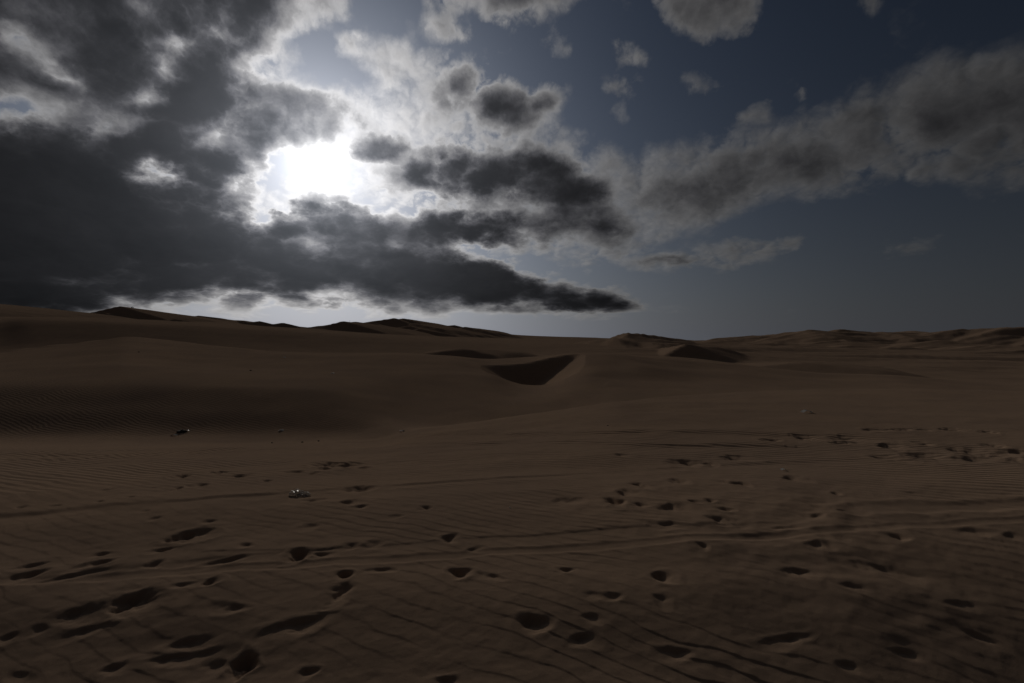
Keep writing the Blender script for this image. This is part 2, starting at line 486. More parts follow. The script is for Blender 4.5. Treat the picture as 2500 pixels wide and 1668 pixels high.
    ps = ip(px, [(-200, 772), (0, 772), (157, 773), (268, 772), (400, 773), (540, 777), (600, 785), (690, 793), (770, 801), (900, 803), (1000, 803), (1200, 811), (1260, 817), (1320, 820), (1450, 824), (1600, 828.5), (1740, 831), (1800, 829), (1900, 825), (2000, 820), (2250, 815), (2500, 808)])
    N.append((500.0 * one, zr(p8 - 3, 500.0)))
    N.append((640.0 * one, zr(ps + 9, 640.0)))
    N.append((900.0 * one, zr(ps + 1, 900.0)))
    N.append((1300.0 * one, zr(ps + 12, 1300.0)))
    N.append((3000.0 * one, -40.0 * one))
    N.append((9000.0 * one, -60.0 * one))
    return N

def hermite(Yn, Zn, Yq):
    """monotone cubic through (Yn, Zn), one column"""
    h = np.diff(Yn)
    d = np.diff(Zn) / h
    m = np.zeros_like(Zn)
    w1 = 2 * h[1:] + h[:-1]
    w2 = h[1:] + 2 * h[:-1]
    same = d[:-1] * d[1:] > 0
    with np.errstate(divide='ignore', invalid='ignore'):
        m[1:-1] = np.where(same, (w1 + w2) / (w1 / d[:-1] + w2 / d[1:]), 0)
    m[0], m[-1] = d[0], d[-1]
    i = np.clip(np.searchsorted(Yn, Yq) - 1, 0, len(h) - 1)
    t = (Yq - Yn[i]) / h[i]
    t = np.clip(t, 0, 1)
    t2, t3 = t * t, t * t * t
    return (2 * t3 - 3 * t2 + 1) * Zn[i] + (t3 - 2 * t2 + t) * h[i] * m[i] + (-2 * t3 + 3 * t2) * Zn[i + 1] + (t3 - t2) * h[i] * m[i + 1]

_pxs = np.linspace(-450, 2950, 341)
def _smooth_cols(a, it):
    for _ in range(it):
        p = np.pad(a, (1, 1), mode='edge')
        a = (p[:-2] + 2 * p[1:-1] + p[2:]) / 4
    return a
NODES = [(_smooth_cols(Y, 5), _smooth_cols(Z, 5 if i > 5 else 14)) for i, (Y, Z) in enumerate(column_nodes(_pxs))]
NY = np.array([n[0] for n in NODES])
NZ = np.array([n[1] for n in NODES])
AZ_F = math.atan((2950 - CX) / F)            # half angle of the modelled sector; behind the camera it mirrors

def smooth_height(px, Yq):
    """swells only, one frame column"""
    Yn = np.array([np.interp(px, _pxs, r) for r in NY])
    Zn = np.array([np.interp(px, _pxs, r) for r in NZ])
    return hermite(Yn, Zn, Yq)

_Yprobe = np.concatenate([np.linspace(.5, 30, 1500), np.geomspace(30.05, 900, 1200)])
def ground_at(px, py):
    """first point of the swells met by the line of sight through frame point (px, py)"""
    z = smooth_height(px, _Yprobe)
    p = CY - z / _Yprobe * F
    k = np.argmax(p <= py)
    if p[k] > py:
        k = len(_Yprobe) - 1
    a, b = max(k - 1, 0), k
    t = 0 if p[a] == p[b] else np.clip((p[a] - py) / (p[a] - p[b]), 0, 1)
    Y = _Yprobe[a] * (1 - t) + _Yprobe[b] * t
    return (px - CX) / F * Y, Y

# grid: rings close together near the camera, columns even across the view
N_FRONT = 1090
u = np.linspace(-1.75, 1.75, N_FRONT)
az_front = np.arctan(u)
az_back = np.linspace(az_front[-1], 2 * math.pi + az_front[0], 110)[1:-1]
AZ = np.concatenate([az_front, az_back])
NA = len(AZ)
near = 1.0 / np.linspace(1 / 1.7, 1 / 27.0, 760)
rr = np.concatenate([np.linspace(.12, 1.62, 14), near, np.geomspace(27.0, 300.0, 170)[1:], np.geomspace(300.0, 800.0, 210)[1:], np.geomspace(800, 9000, 46)[1:]])
NR = len(rr)
aa = ((AZ + math.pi) % (2 * math.pi)) - math.pi
A0, A1 = R(50.0), R(13.0)                     # outside the view the relief goes on, easing into a ring behind the camera
ab = np.abs(aa)
az_eff = np.sign(aa) * np.where(ab <= A0, ab, A0 + A1 * (1 - np.exp(-(np.maximum(ab, A0) - A0) / A1))) * (1 - sstep(ab, R(95), math.pi))
GX = rr[:, None] * np.sin(AZ)[None, :]
GY = rr[:, None] * np.cos(AZ)[None, :]
GZ = np.zeros((NR, NA))
for j in range(NA):
    GZ[:, j] = smooth_height(CX + F * math.tan(az_eff[j]), rr * math.cos(az_eff[j]))
RAD = np.sqrt(GX ** 2 + GY ** 2)

# --- gentle undulation everywhere
GZ += .035 * fbm(GX / 2.1, GY / 1.6, 3, .5, 5) * sstep(RAD, 1.0, 3.0) * (1 - sstep(RAD, 15, 40))
GZ += .30 * fbm(GX / 19, GY / 14, 3, .45, 11) * sstep(RAD, 12, 45) * (1 - sstep(RAD, 120, 300))

# --- hollow in the middle dune: faces sloping inward from its rim
RIM = [(-2.6, 44.8, -2.45, .60), (-1.9, 45.2, -2.38, .62), (1.6, 45.6, -2.2, .64), (4.1, 46.5, -1.66, .62), (7.2, 47.0, -1.28, .56),
       (5.7, 37.6, -2.40, .52), (4.6, 34.9, -2.72, .42), (3.2, 33.7, -3.05, .34), (1.7, 33.2, -3.28, .30), (.3, 33.4, -3.2, .34), (-.7, 35.0, -2.95, .45), (-1.8, 37.4, -2.8, .55)]
bx0, bx1, by0, by1 = -11, 12, 30, 52
sel = (GX > bx0) & (GX < bx1) & (GY > by0) & (GY < by1)
bx, by = GX[sel], GY[sel]
hol = np.full(bx.shape, -1e9)
nR = len(RIM)
for i in range(nR):
    xa, ya, za, sl = RIM[i]
    xb, yb, zb, _ = RIM[(i + 1) % nR]
    ex, ey = xb - xa, yb - ya
    L = math.hypot(ex, ey)
    nx_, ny_ = ey / L, -ex / L            # inward (rim runs clockwise seen from above)
    s = np.clip(((bx - xa) * ex + (by - ya) * ey) / L / L, -.3, 1.3)
    dd = (bx - xa) * nx_ + (by - ya) * ny_
    pl = za + (zb - za) * s - sl * dd
    kk = .16
    m = np.maximum(hol, pl)
    hol = m + kk * np.log(np.exp((hol - m) / kk) + np.exp((pl - m) / kk))
GZ[sel] = np.minimum(GZ[sel], hol)

# --- star dunes and ridges on the skyline: flat faces meeting in crests
def dune(apex_px, apex_p, Y, faces, base_drop, wob=.08, seed=1, sharp=.35):
    """faces: (direction the face looks, degrees from +X counter-clockwise, slope)"""
    global GZ
    ax, ay = (apex_px - CX) / F * Y, Y
    ztop = (CY - apex_p) / F * Y
    reach = base_drop * 14
    s = (np.abs(GX - ax) < reach) & (np.abs(GY - ay) < reach)
    x, y = GX[s] - ax, GY[s] - ay
    w = base_drop * 3
    x = x + wob * w * fbm(x / w, y / w, 3, .5, seed)
    y = y + wob * w * fbm(x / w + 5, y / w + 3, 3, .5, seed + 9)
    z = None
    turn = math.degrees(math.atan((CX - apex_px) / F))      # 270 = towards the viewer
    for ang, sl in faces:
        ang = ang + turn
        f = sl * (x * math.cos(R(ang)) + y * math.sin(R(ang)))
        z = f if z is None else np.maximum(z, f)
    z = np.maximum(z, 0)
    h = ztop - z - base_drop * 2.5 * np.clip((np.hypot(x, y) / reach - .35) / .65, 0, None) ** 2
    k = sharp
    b = GZ[s]
    m = np.maximum(b, h)
    GZ[s] = m + k * np.log(np.exp((b - m) / k) + np.exp((h - m) / k)) - 0.0
# faces: 270 looks at the camera, 180 left, 0 right, 90 away
dune(-40, 738, 520, [(300, .10), (350, .13), (250, .06), (180, .1), (90, .2)], 26, seed=3)
dune(186, 761, 556, [(240, .55), (322, .36), (110, .34), (20, .25)], 9, seed=4, wob=.04)
dune(226, 766, 566, [(245, .4), (322, .3), (110, .3), (20, .3)], 6, seed=41, wob=.05)
dune(290, 747.5, 590, [(217, .62), (284, .17), (330, .15), (110, .42)], 20, seed=6, wob=.025)
dune(262, 764, 560, [(236, .5), (325, .5), (110, .3), (20, .3)], 8, seed=5, wob=.03)
dune(405, 765, 640, [(245, .55), (330, .12), (180, .3), (90, .3)], 6, seed=7)
dune(428, 779, 420, [(262, .42), (190, .2), (340, .16), (90, .12)], 4, seed=71)
dune(474, 769, 660, [(240, .5), (330, .13), (180, .3), (90, .3)], 6, seed=8)
dune(540, 774, 700, [(240, .4), (330, .12), (180, .2), (90, .3)], 5, seed=81)
dune(633, 784, 700, [(250, .4), (350, .25), (180, .2), (90, .3)], 5, seed=9)
dune(690, 788, 700, [(250, .4), (350, .25), (180, .2), (90, .3)], 5, seed=10)
dune(836, 784, 430, [(226, .62), (286, .18), (330, .16), (110, .42)], 13, seed=11, wob=.03)
dune(866, 785, 440, [(240, .35), (322, .18), (110, .3), (20, .15)], 10, seed=12, wob=.03)
dune(905, 786, 520, [(246, .5), (326, .25), (110, .3), (20, .3)], 8, seed=13)
dune(962, 777, 560, [(246, .55), (300, .26), (340, .3), (110, .30)], 15, seed=14, wob=.07)
dune(984, 777, 575, [(240, .55), (300, .22), (335, .2), (110, .4)], 16, seed=15, wob=.07)
for q_, (px_, p_, Y_) in enumerate([(935, 800, 500), (995, 796, 520), (1025, 803, 505), (1058, 808, 500), (1085, 806, 540), (1120, 808, 540), (1150, 811, 545), (1190, 814, 560)]):
    dune(px_, p_, Y_, [(248, .55), (205, .35), (330, .17), (90, .12)], 5, seed=120 + q_, wob=.12, sharp=.2)
dune(1010, 789, 540, [(240, .40), (320, .16), (200, .3), (90, .25)], 9, seed=16, wob=.12)
dune(1105, 793, 600, [(250, .55), (326, .25), (110, .35), (20, .25)], 9, seed=17, wob=.1)
dune(1135, 798, 580, [(250, .42), (200, .28), (330, .18), (90, .25)], 7, seed=18, wob=.12)
dune(1165, 802, 590, [(240, .42), (200, .28), (335, .16), (90, .25)], 6, seed=19, wob=.12)
dune(1055, 797, 600, [(250, .40), (200, .28), (335, .2), (90, .25)], 5, seed=20, wob=.12)
# shaded mounds on the plain behind the middle dune
dune(1130, 851, 105, [(268, .50), (205, .14), (330, .20), (90, .06)], 1.5, seed=30, wob=.05, sharp=.08)
dune(1200, 853, 112, [(262, .16), (205, .12), (330, .08), (90, .06)], 1.2, seed=31, wob=.05, sharp=.08)
# pale ridge with gullies right of the centre, dark slip face beside it
dune(1533, 813, 235, [(200, .44), (262, .20), (325, .30), (90, .2)], 7.0, seed=32, wob=.16, sharp=.12)
dune(1500, 826, 215, [(215, .34), (262, .14), (330, .22), (90, .1)], 4.0, seed=33, wob=.16, sharp=.1)
dune(1590, 838, 200, [(230, .30), (275, .15), (330, .22), (90, .1)], 3.2, seed=34, wob=.2, sharp=.1)
dune(1676, 846, 150, [(285, .52), (192, .42), (345, .30), (90, .10)], 4.4, seed=35, wob=.04, sharp=.10)
dune(1960, 884, 95, [(285, .20), (195, .1), (335, .10), (90, .12)], 2.4, seed=36, wob=.08, sharp=.10)
# hills to the right
for i, (px_, p_, Y_, drop, fs) in enumerate([
        (1840, 819, 640, 9, [(270, .2), (200, .12), (335, .12), (90, .2)]), (1880, 818, 660, 9, [(285, .25), (215, .2), (340, .2), (90, .2)]),
        (1985, 806.5, 600, 13, [(255, .22), (205, .20), (320, .2), (90, .2)]), (2055, 805.5, 620, 13, [(280, .26), (220, .24), (330, .17), (90, .2)]),
        (2145, 811, 600, 10, [(250, .2), (205, .18), (320, .14), (90, .2)]), (2225, 807, 640, 12, [(270, .22), (215, .16), (330, .18), (90, .2)]),
        (2350, 804.5, 560, 14, [(292, .32), (220, .16), (335, .2), (90, .2)]), (2460, 799, 540, 18, [(300, .34), (235, .2), (335, .25), (90, .2)]),
        (2640, 790, 520, 20, [(300, .30), (240, .2), (335, .25), (90, .2)]), (1760, 832, 420, 4, [(275, .2), (205, .1), (335, .1), (90, .2)]),
        (1900, 838, 330, 4, [(275, .22), (205, .1), (335, .1), (90, .2)]), (2040, 832, 380, 6, [(280, .22), (205, .12), (335, .12), (90, .2)]),
        (2110, 842, 300, 4, [(275, .22), (205, .1), (335, .1), (90, .2)]), (2290, 834, 340, 7, [(285, .2), (205, .12), (335, .12), (90, .2)]),
        (1990, 848, 260, 3, [(270, .22), (205, .1), (335, .1), (90, .15)]), (2420, 845, 280, 5, [(285, .2), (205, .1), (335, .1), (90, .15)])]):
    dune(px_, p_, Y_, fs, drop, seed=50 + i, wob=.2, sharp=.3)
# wind-combed unevenness of the far sand, stronger to the right
rgt = sstep(GX / np.maximum(GY, 1), .02, .35) * (GY > 0)
far = sstep(RAD, 95, 190) * (1 - sstep(RAD, 900, 1400))
GZ += far * (.25 + .9 * rgt) * fbm(GX / 70 + GY / 110, GY / 19, 4, .5, 21)
GZ += far * rgt * 2.6 * np.abs(fbm(GX / 150 - GY / 200, GY / 44, 4, .45, 23))
gul = ((GX / np.maximum(GY, 1) > .21) & (GX / np.maximum(GY, 1) < .33) & (GY > 170) & (GY < 250))
GZ += gul * .45 * np.abs(fbm((GX + GY * .5) / 5.0, (GY - GX * .5) / 22.0, 3, .5, 29))
# spur right of the hollow
def ridge(x, y, pts, hgt, wl, wr):
    """a soft crest along a polyline, widths left and right of its direction"""
    best = np.full(x.shape, 1e9)
    val = np.zeros(x.shape)
    nseg = len(pts) - 1
    for k_, ((xa, ya), (xb, yb)) in enumerate(zip(pts[:-1], pts[1:])):
        ex, ey = xb - xa, yb - ya
        L = math.hypot(ex, ey)
        t = np.clip(((x - xa) * ex + (y - ya) * ey) / L / L, 0, 1)
        qx, qy = x - xa - t * ex, y - ya - t * ey
        dd = np.hypot(qx, qy)
        side = ex * qy - ey * qx
        tl = (t + k_) / nseg
        v = np.where(side > 0, np.exp(-(dd / wl) ** 2), np.exp(-(dd / wr) ** 2)) * np.sin(math.pi * np.clip(tl, .03, .97)) ** .7
        val = np.maximum(val, v)
    return hgt * val
sel = (GX > 2) & (GX < 20) & (GY > 28) & (GY < 56)
GZ[sel] += ridge(GX[sel], GY[sel], [(9.9, 47.0), (9.8, 42.0), (8.8, 37.5), (6.8, 31.5)], .42, 3.4, 2.2)
GZ[sel] += ridge(GX[sel], GY[sel], [(11.4, 40.5), (10.6, 36.5), (9.4, 32.5)], .20, 2.4, 1.8)
# low slip-face step on the left dune behind its crest
pxg = CX + F * GX / np.maximum(GY, .1)
ycg = np.interp(pxg, _pxs, NY[12])
sel = (pxg > -400) & (pxg < 300) & (GY > 55) & (GY < 90)
GZ[sel] += (.36 * sstep(GY - ycg - .2, 0, .8) * (1 - sstep(GY - ycg, 2, 12)) * (1 - sstep(pxg, 240, 295)))[sel]

# ------------------------------------------------------------------ tracks, footprints, ripples in the near sand
NEAR = RAD < 34
near_rows = int(np.argmax(rr > 34))
nX, nY = GX[:near_rows, :N_FRONT], GY[:near_rows, :N_FRONT]
nZ = np.zeros_like(nX)                 # added relief
calm = np.ones_like(nX)                # where ripples survive

def poly_world(pts):
    return [ground_at(x, y) for x, y in pts]

def dist_poly(x, y, pts):
    best = np.full(x.shape, 1e9)
    for (xa, ya), (xb, yb) in zip(pts[:-1], pts[1:]):
        ex, ey = xb - xa, yb - ya
        L = math.hypot(ex, ey) + 1e-9
        t = np.clip(((x - xa) * ex + (y - ya) * ey) / L / L, 0, 1)
        qx, qy = x - xa - t * ex, y - ya - t * ey
        d = np.hypot(qx, qy) * np.where(ex * qy - ey * qx >= 0, 1, -1)    # + on the far side of a track drawn left to right
        best = np.where(np.abs(d) < np.abs(best), d, best)
    return best

nR2 = nX ** 2 + nY ** 2
wv = .05 * fbm(nX / .55, nY / .55, 3, .5, 41)
# (line in the frame, kind, size, width)
TRACKS = [
    ([(-200, 1432), (300, 1404), (532, 1389), (1000, 1361), (1490, 1331), (2000, 1302), (2500, 1268), (2800, 1248)], 'rut', .0048, .08),
    ([(-250, 1268), (0, 1255), (149, 1245), (298, 1232), (447, 1221), (700, 1201), (913, 1188), (1077, 1178), (1225, 1168), (1319, 1162), (1498, 1151), (1677, 1141), (1900, 1127), (2187, 1121), (2500, 1126)], 'step', .027, .085),
    ([(-250, 1128), (0, 1125), (268, 1119), (417, 1111), (600, 1101), (808, 1089), (1000, 1084), (1300, 1079), (1468, 1079), (1557, 1086), (1700, 1088), (1900, 1090)], 'step', .045, .16),
    ([(-250, 1112), (0, 1111), (268, 1111), (417, 1104), (600, 1095), (808, 1081), (957, 1072), (1300, 1060), (1498, 1057), (1751, 1055), (1900, 1060)], 'step', .055, .20),
    ([(560, 1343), (900, 1333), (1200, 1309), (1349, 1303), (1498, 1291), (1677, 1285), (1830, 1278)], 'step', .011, .08),
    ([(2075, 1247), (2150, 1240), (2300, 1237), (2500, 1228), (2800, 1215)], 'rut', .013, .20),
    ([(0, 1405), (300, 1383), (600, 1352), (760, 1340)], 'step', .012, .08),
    ([(600, 1222), (900, 1208), (1200, 1190), (1700, 1160)], 'smooth', .006, .22),
    ([(0, 1075), (500, 1071), (900, 1060)], 'step', .03, .18),
]
for pts, kind, size, wid in TRACKS:
    pw = poly_world(pts)
    d = dist_poly(nX, nY, pw) + wv * wid / .13
    brk = .65 + .9 * fbm(nX / .9, nY / .9, 2, .5, 43)       # unevenly worn
    if kind == 'rut':            # pressed band with a lip on either side
        nZ += -size * np.exp(-(d / (wid * .62)) ** 4) + size * .75 * brk * (np.exp(-((d - wid * .95) / (wid * .3)) ** 2) + .7 * np.exp(-((d + wid * .95) / (wid * .3)) ** 2))
        calm *= 1 - .95 * np.exp(-(d / (wid * .8)) ** 4)
    elif kind == 'step':         # scarp facing the camera, sand beyond it higher
        st_ = np.where(d > 0, np.exp(-(d / (wid * 3)) ** 2), 0) - np.where(d <= 0, np.exp(-(d / (wid * 2.2)) ** 2), 0)
        sm = np.tanh(d / np.maximum(wid * .12, nR2 * .0011))
        nZ += size * .5 * brk * sm * np.exp(-(d / (wid * 2.6)) ** 2)
        calm *= 1 - .75 * np.where(d < 0, np.exp(-(d / (wid * 1.6)) ** 4), 0)
    else:
        nZ -= size * np.exp(-(d / wid) ** 4)
        calm *= 1 - .8 * np.exp(-(d / wid) ** 4)

# footprints: shaded hollow from end to end in the frame, its height there, depth class
FP = [
 (420,1163,465,1160,8,1),(518,1154,566,1152,6,1),(569,1165,623,1159,10,1),(238,1196,295,1188,6,1),(351,1191,411,1183,4,1),(417,1190,447,1188,10,1),
 (453,1184,515,1180,8,1),(39,1235,69,1232,7,1),(113,1232,152,1230,4,1),(232,1225,253,1224,4,1),(307,1214,328,1213,3,1),(334,1251,366,1245,9,.7),
 (357,1270,396,1263,11,.7),(491,1276,527,1267,14,.8),(408,1312,536,1288,30,1.5),(360,1345,432,1331,8,1),(208,1351,280,1345,14,.6),(161,1388,292,1360,18,1.3),
 (0,1419,122,1384,28,1.4),(27,1390,125,1366,12,1),(89,1419,322,1375,12,.9),(354,1378,405,1366,18,1.2),(474,1381,611,1354,14,1),(490,1430,541,1408,28,1.3),
 (410,1432,500,1420,14,.6),(581,1330,620,1328,12,.7),(123,1515,300,1470,46,.8),(276,1466,398,1462,44,1.6),(123,1564,268,1524,30,.6),(513,1480,605,1484,24,.9),
 (797,1446,866,1438,42,.8),(613,1564,808,1503,42,1.0),(414,1580,532,1557,28,.9),(360,1618,567,1587,22,.9),(460,1633,567,1618,40,.6),(567,1620,628,1616,56,1.6),
 (720,1649,781,1637,18,1),(0,1560,50,1553,15,.8),(77,1540,100,1540,8,.8),
 (770,1137,826,1133,10,1.4),(826,1136,892,1135,8,1.2),(773,1145,832,1145,6,1),(856,1145,898,1141,6,1),(755,1159,785,1154,5,1),(695,1154,743,1153,4,1),(639,1174,665,1172,4,1),
 (829,1196,913,1187,14,1.3),(734,1220,805,1217,8,1),(832,1232,886,1220,18,.8),(859,1244,898,1235,10,.8),(1020,1241,1053,1241,10,1),(734,1285,779,1282,14,.5),
 (1071,1315,1121,1309,16,1.2),(826,1333,883,1328,14,.7),(698,1351,758,1348,24,1.4),(758,1348,823,1349,8,.9),(1142,1342,1181,1333,12,.7),(817,1404,868,1396,20,1.5),
 (868,1393,972,1388,7,.7),(1092,1397,1151,1393,20,1.5),(1151,1396,1231,1413,8,.8),(883,1333,952,1318,22,.5),
 (1632,1129,1706,1126,12,1.2),(1715,1132,1742,1130,9,1.1),(1769,1117,1826,1114,9,1),(1864,1071,1900,1075,8,1.1),(1543,1184,1569,1180,14,1.1),(1504,1206,1554,1196,16,1.3),
 (1477,1224,1522,1221,20,1.3),(1540,1229,1584,1235,10,.9),(1328,1229,1426,1212,20,.7),(1632,1175,1677,1172,10,1),(1611,1241,1692,1235,22,.8),(1674,1224,1712,1223,6,1),
 (1715,1218,1748,1220,8,1),(1751,1174,1814,1184,8,1),(1724,1270,1826,1279,24,.8),(1557,1282,1677,1285,16,.7),(1745,1238,1796,1244,10,.9),(1355,1390,1403,1387,12,1),
 (1587,1407,1647,1404,20,1.3),(1700,1339,1730,1337,12,.9),(1946,1066,1979,1065,8,1.1),(2041,1069,2116,1066,10,1),(2151,1089,2196,1090,8,1.1),(2032,1080,2110,1080,4,1),
 (2232,1083,2265,1083,6,1),(2336,1104,2414,1095,16,1.3),(2396,1087,2446,1089,8,1),(2211,1114,2283,1111,14,1.3),(2140,1120,2187,1117,14,1),(2303,1120,2411,1121,8,1),
 (2396,1117,2449,1107,10,1),(2464,1107,2500,1101,12,1.2),(2461,1123,2500,1124,8,1),(1916,1172,1952,1169,12,1),(1800,1183,1821,1181,10,1),(2029,1202,2053,1205,8,.8),
 (1967,1229,2047,1256,14,1),(1955,1264,2009,1256,14,.8),(2154,1309,2223,1318,16,.9),(1967,1333,2044,1336,14,1),(1898,1399,1991,1396,24,.9),(2306,1297,2425,1300,18,.7),
 (2068,1372,2277,1413,30,.6),(2446,1312,2500,1306,14,.7),(2117,1051,2142,1048,5,1),(2142,1049,2229,1047,3,1),(2298,1046,2349,1048,5,1.2),(2398,1053,2418,1053,4,1),
 (2242,1049,2262,1048,3,1),(1263,1518,1344,1518,34,1.3),(1390,1564,1466,1557,26,.9),(1417,1507,1482,1511,20,.6),(1462,1457,1520,1453,14,.9),(1600,1591,1688,1591,26,.9),
 (1593,1453,1639,1465,30,.5),(2052,1430,2136,1438,18,.6),(2300,1472,2404,1480,16,.9),(2350,1534,2458,1580,24,.8),(1845,1576,1979,1545,12,.9),(1500,1110,1540,1112,4,.6),
 (1880,1290,1960,1288,10,.7),(2200,1200,2280,1206,6,.6),(1420,1455,1470,1452,10,.5),(940,1265,990,1262,8,.5),(250,1640,330,1622,18,.7),(20,1640,90,1668,22,.6),
 (1060,1660,1130,1664,16,.9),(2180,1590,2260,1600,14,.6),(2040,1620,2110,1628,14,.6),
]
fw = np.stack([fbm(nX / .16, nY / .16, 3, .55, 61), fbm(nX / .16 + 31, nY / .16, 3, .55, 67)])
fw2 = np.stack([fbm(nX / .05, nY / .05, 2, .5, 161), fbm(nX / .05 + 31, nY / .05, 2, .5, 167)])
for (x1, y1, x2, y2, hh, dep) in FP:
    (ax, ay), (bx_, by_) = ground_at(x1, y1), ground_at(x2, y2)
    cx_, cy_ = (ax + bx_) / 2, (ay + by_) / 2
    mx, my = (x1 + x2) / 2, (y1 + y2) / 2
    d0 = ground_at(mx, my - hh * .5)[1]
    d1 = ground_at(mx, my + hh * .62)[1]
    cy_ = cy_ + ((d0 + d1) / 2 - ground_at(mx, my)[1])
    la = max(math.hypot(bx_ - ax, by_ - ay) / 2, .03)
    ca, sa = (bx_ - ax) / (2 * la), (by_ - ay) / (2 * la)
    wb_ = max((d0 - d1) / 2 * abs(ca), .035)
    grow = float(sstep(np.array(cy_), 5.0, 9.0))
    la = max(la * (.9 + .3 * grow), .05)
    wb_ = max(wb_ * (.84 + .5 * grow), .032)
    dep *= 1 + .7 * grow
    rad = max(la, wb_) * 2.6
    turn = 1 if (int(x1) + int(y1)) % 2 else -1
    jj = (np.abs(nX - cx_) < rad) & (np.abs(nY - cy_) < rad)
    if not jj.any():
        continue
    x, y = nX[jj] - cx_, nY[jj] - cy_
    scl = min(1.0, wb_ / .1)
    x = x + (fw[0][jj] * .060 + fw2[0][jj] * .010) * scl
    y = y + (fw[1][jj] * .055 + fw2[1][jj] * .010) * scl
    s = (x * ca + y * sa) / la
    t = (-x * sa + y * ca) / wb_
    t = t * (1 + .25 * s * turn)                   # heel narrower than the ball
    tt = np.where(t > 0, t, t * .66)               # far wall steep, near side trodden out
    rho = np.sqrt(s * s + tt * tt) + 1e-6
    depth = dep * min(.044, .48 * wb_ + .006)
    k = sstep(t, -.5, .4)
    lo, hi = -.25 + .42 * k, 1.38 - .20 * k
    q = np.clip((rho - lo) / (hi - lo), 0, 1)
    waist = 1 - .42 * np.exp(-((s + .15 * turn) / .24) ** 2) * (1 if la > .11 else 0)      # arch between heel and ball
    pit = -depth * (.85 + .45 * s * turn) * waist * (1 + .5 * fw[0][jj] + .10 * fw2[1][jj]) * (1 - q * q * (3 - 2 * q))
    rim = depth * .09 * np.exp(-((rho - 1.45) / .34) ** 2) * (.8 + .9 * fw[1][jj])
    nZ[jj] += pit + rim
    calm[jj] *= 1 - np.exp(-(rho / 1.3) ** 4) * .95

# trampled patches: lumpy, ripples blurred
for (x1, y1, rx, ry, amp) in [(1700, 1230, 340, 60, .030), (2300, 1105, 220, 30, .035), (2050, 1250, 200, 50, .030), (1900, 1330, 300, 50, .025), (330, 1400, 330, 60, .030),
                             (480, 1560, 330, 90, .030), (2150, 1420, 300, 80, .032), (420, 1230, 300, 60, .016), (860, 1330, 200, 40, .014), (2250, 1560, 250, 80, .028)]:
    wx, wy = ground_at(x1, y1)
    ex = rx / F * wy
    ey = max(abs(ground_at(x1, y1 - ry)[1] - wy), abs(ground_at(x1, y1 + ry)[1] - wy))
    m = np.exp(-((nX - wx) / ex) ** 2 - ((nY - wy) / ey) ** 2)
    nZ += m * amp * .55 * fbm(nX / .42, nY / .34, 3, .45, 71)
    calm *= 1 - .45 * m

# wind ripples: slow rise, short lee face towards the camera
def ripple_profile(ph):
    f = ph - np.floor(ph)
    e = .12
    return np.where(f < e, sstep(f, 0, e), 1 - sstep(f, e, 1.0) * .35 - .65 * ((f - e) / (1 - e)))
w1_ = fbm(nX / 1.7, nY / 1.3, 3, .5, 81)
w2_ = fbm(nX / .38, nY / .33, 3, .5, 83)
ang = R(66)
lam = .130
ph = (nX * math.cos(ang) + nY * math.sin(ang)) / lam + 1.15 * w1_ + .30 * w2_
amp = .0050 * np.clip(.55 + 1.1 * fbm(nX / .9, nY / .9, 3, .5, 87) + .35 * sstep(RAD[:near_rows, :N_FRONT], 3, 6), .05, 1.3)
left = 1 - .3 * sstep(-nX / np.maximum(nY, .5), .25, .8)
fade = 1 - sstep(RAD[:near_rows, :N_FRONT], 6.0, 10.0)
nZ += amp * left * fade * calm * ripple_profile(ph)
# faint secondary crossing set and small-scale unevenness
nZ += .0035 * fade * fbm(nX / .12, nY / .10, 3, .5, 91) * (.5 + calm * .5)
GZ[:near_rows, :N_FRONT] += nZ

def surf_z(x, y):
    """height of the finished ground below (x, y)"""
    a = math.atan2(x, y)
    j = int(np.argmin(np.abs(AZ[:N_FRONT] - a)))
    i = int(np.argmin(np.abs(rr - math.hypot(x, y))))
    return float(GZ[i, j])

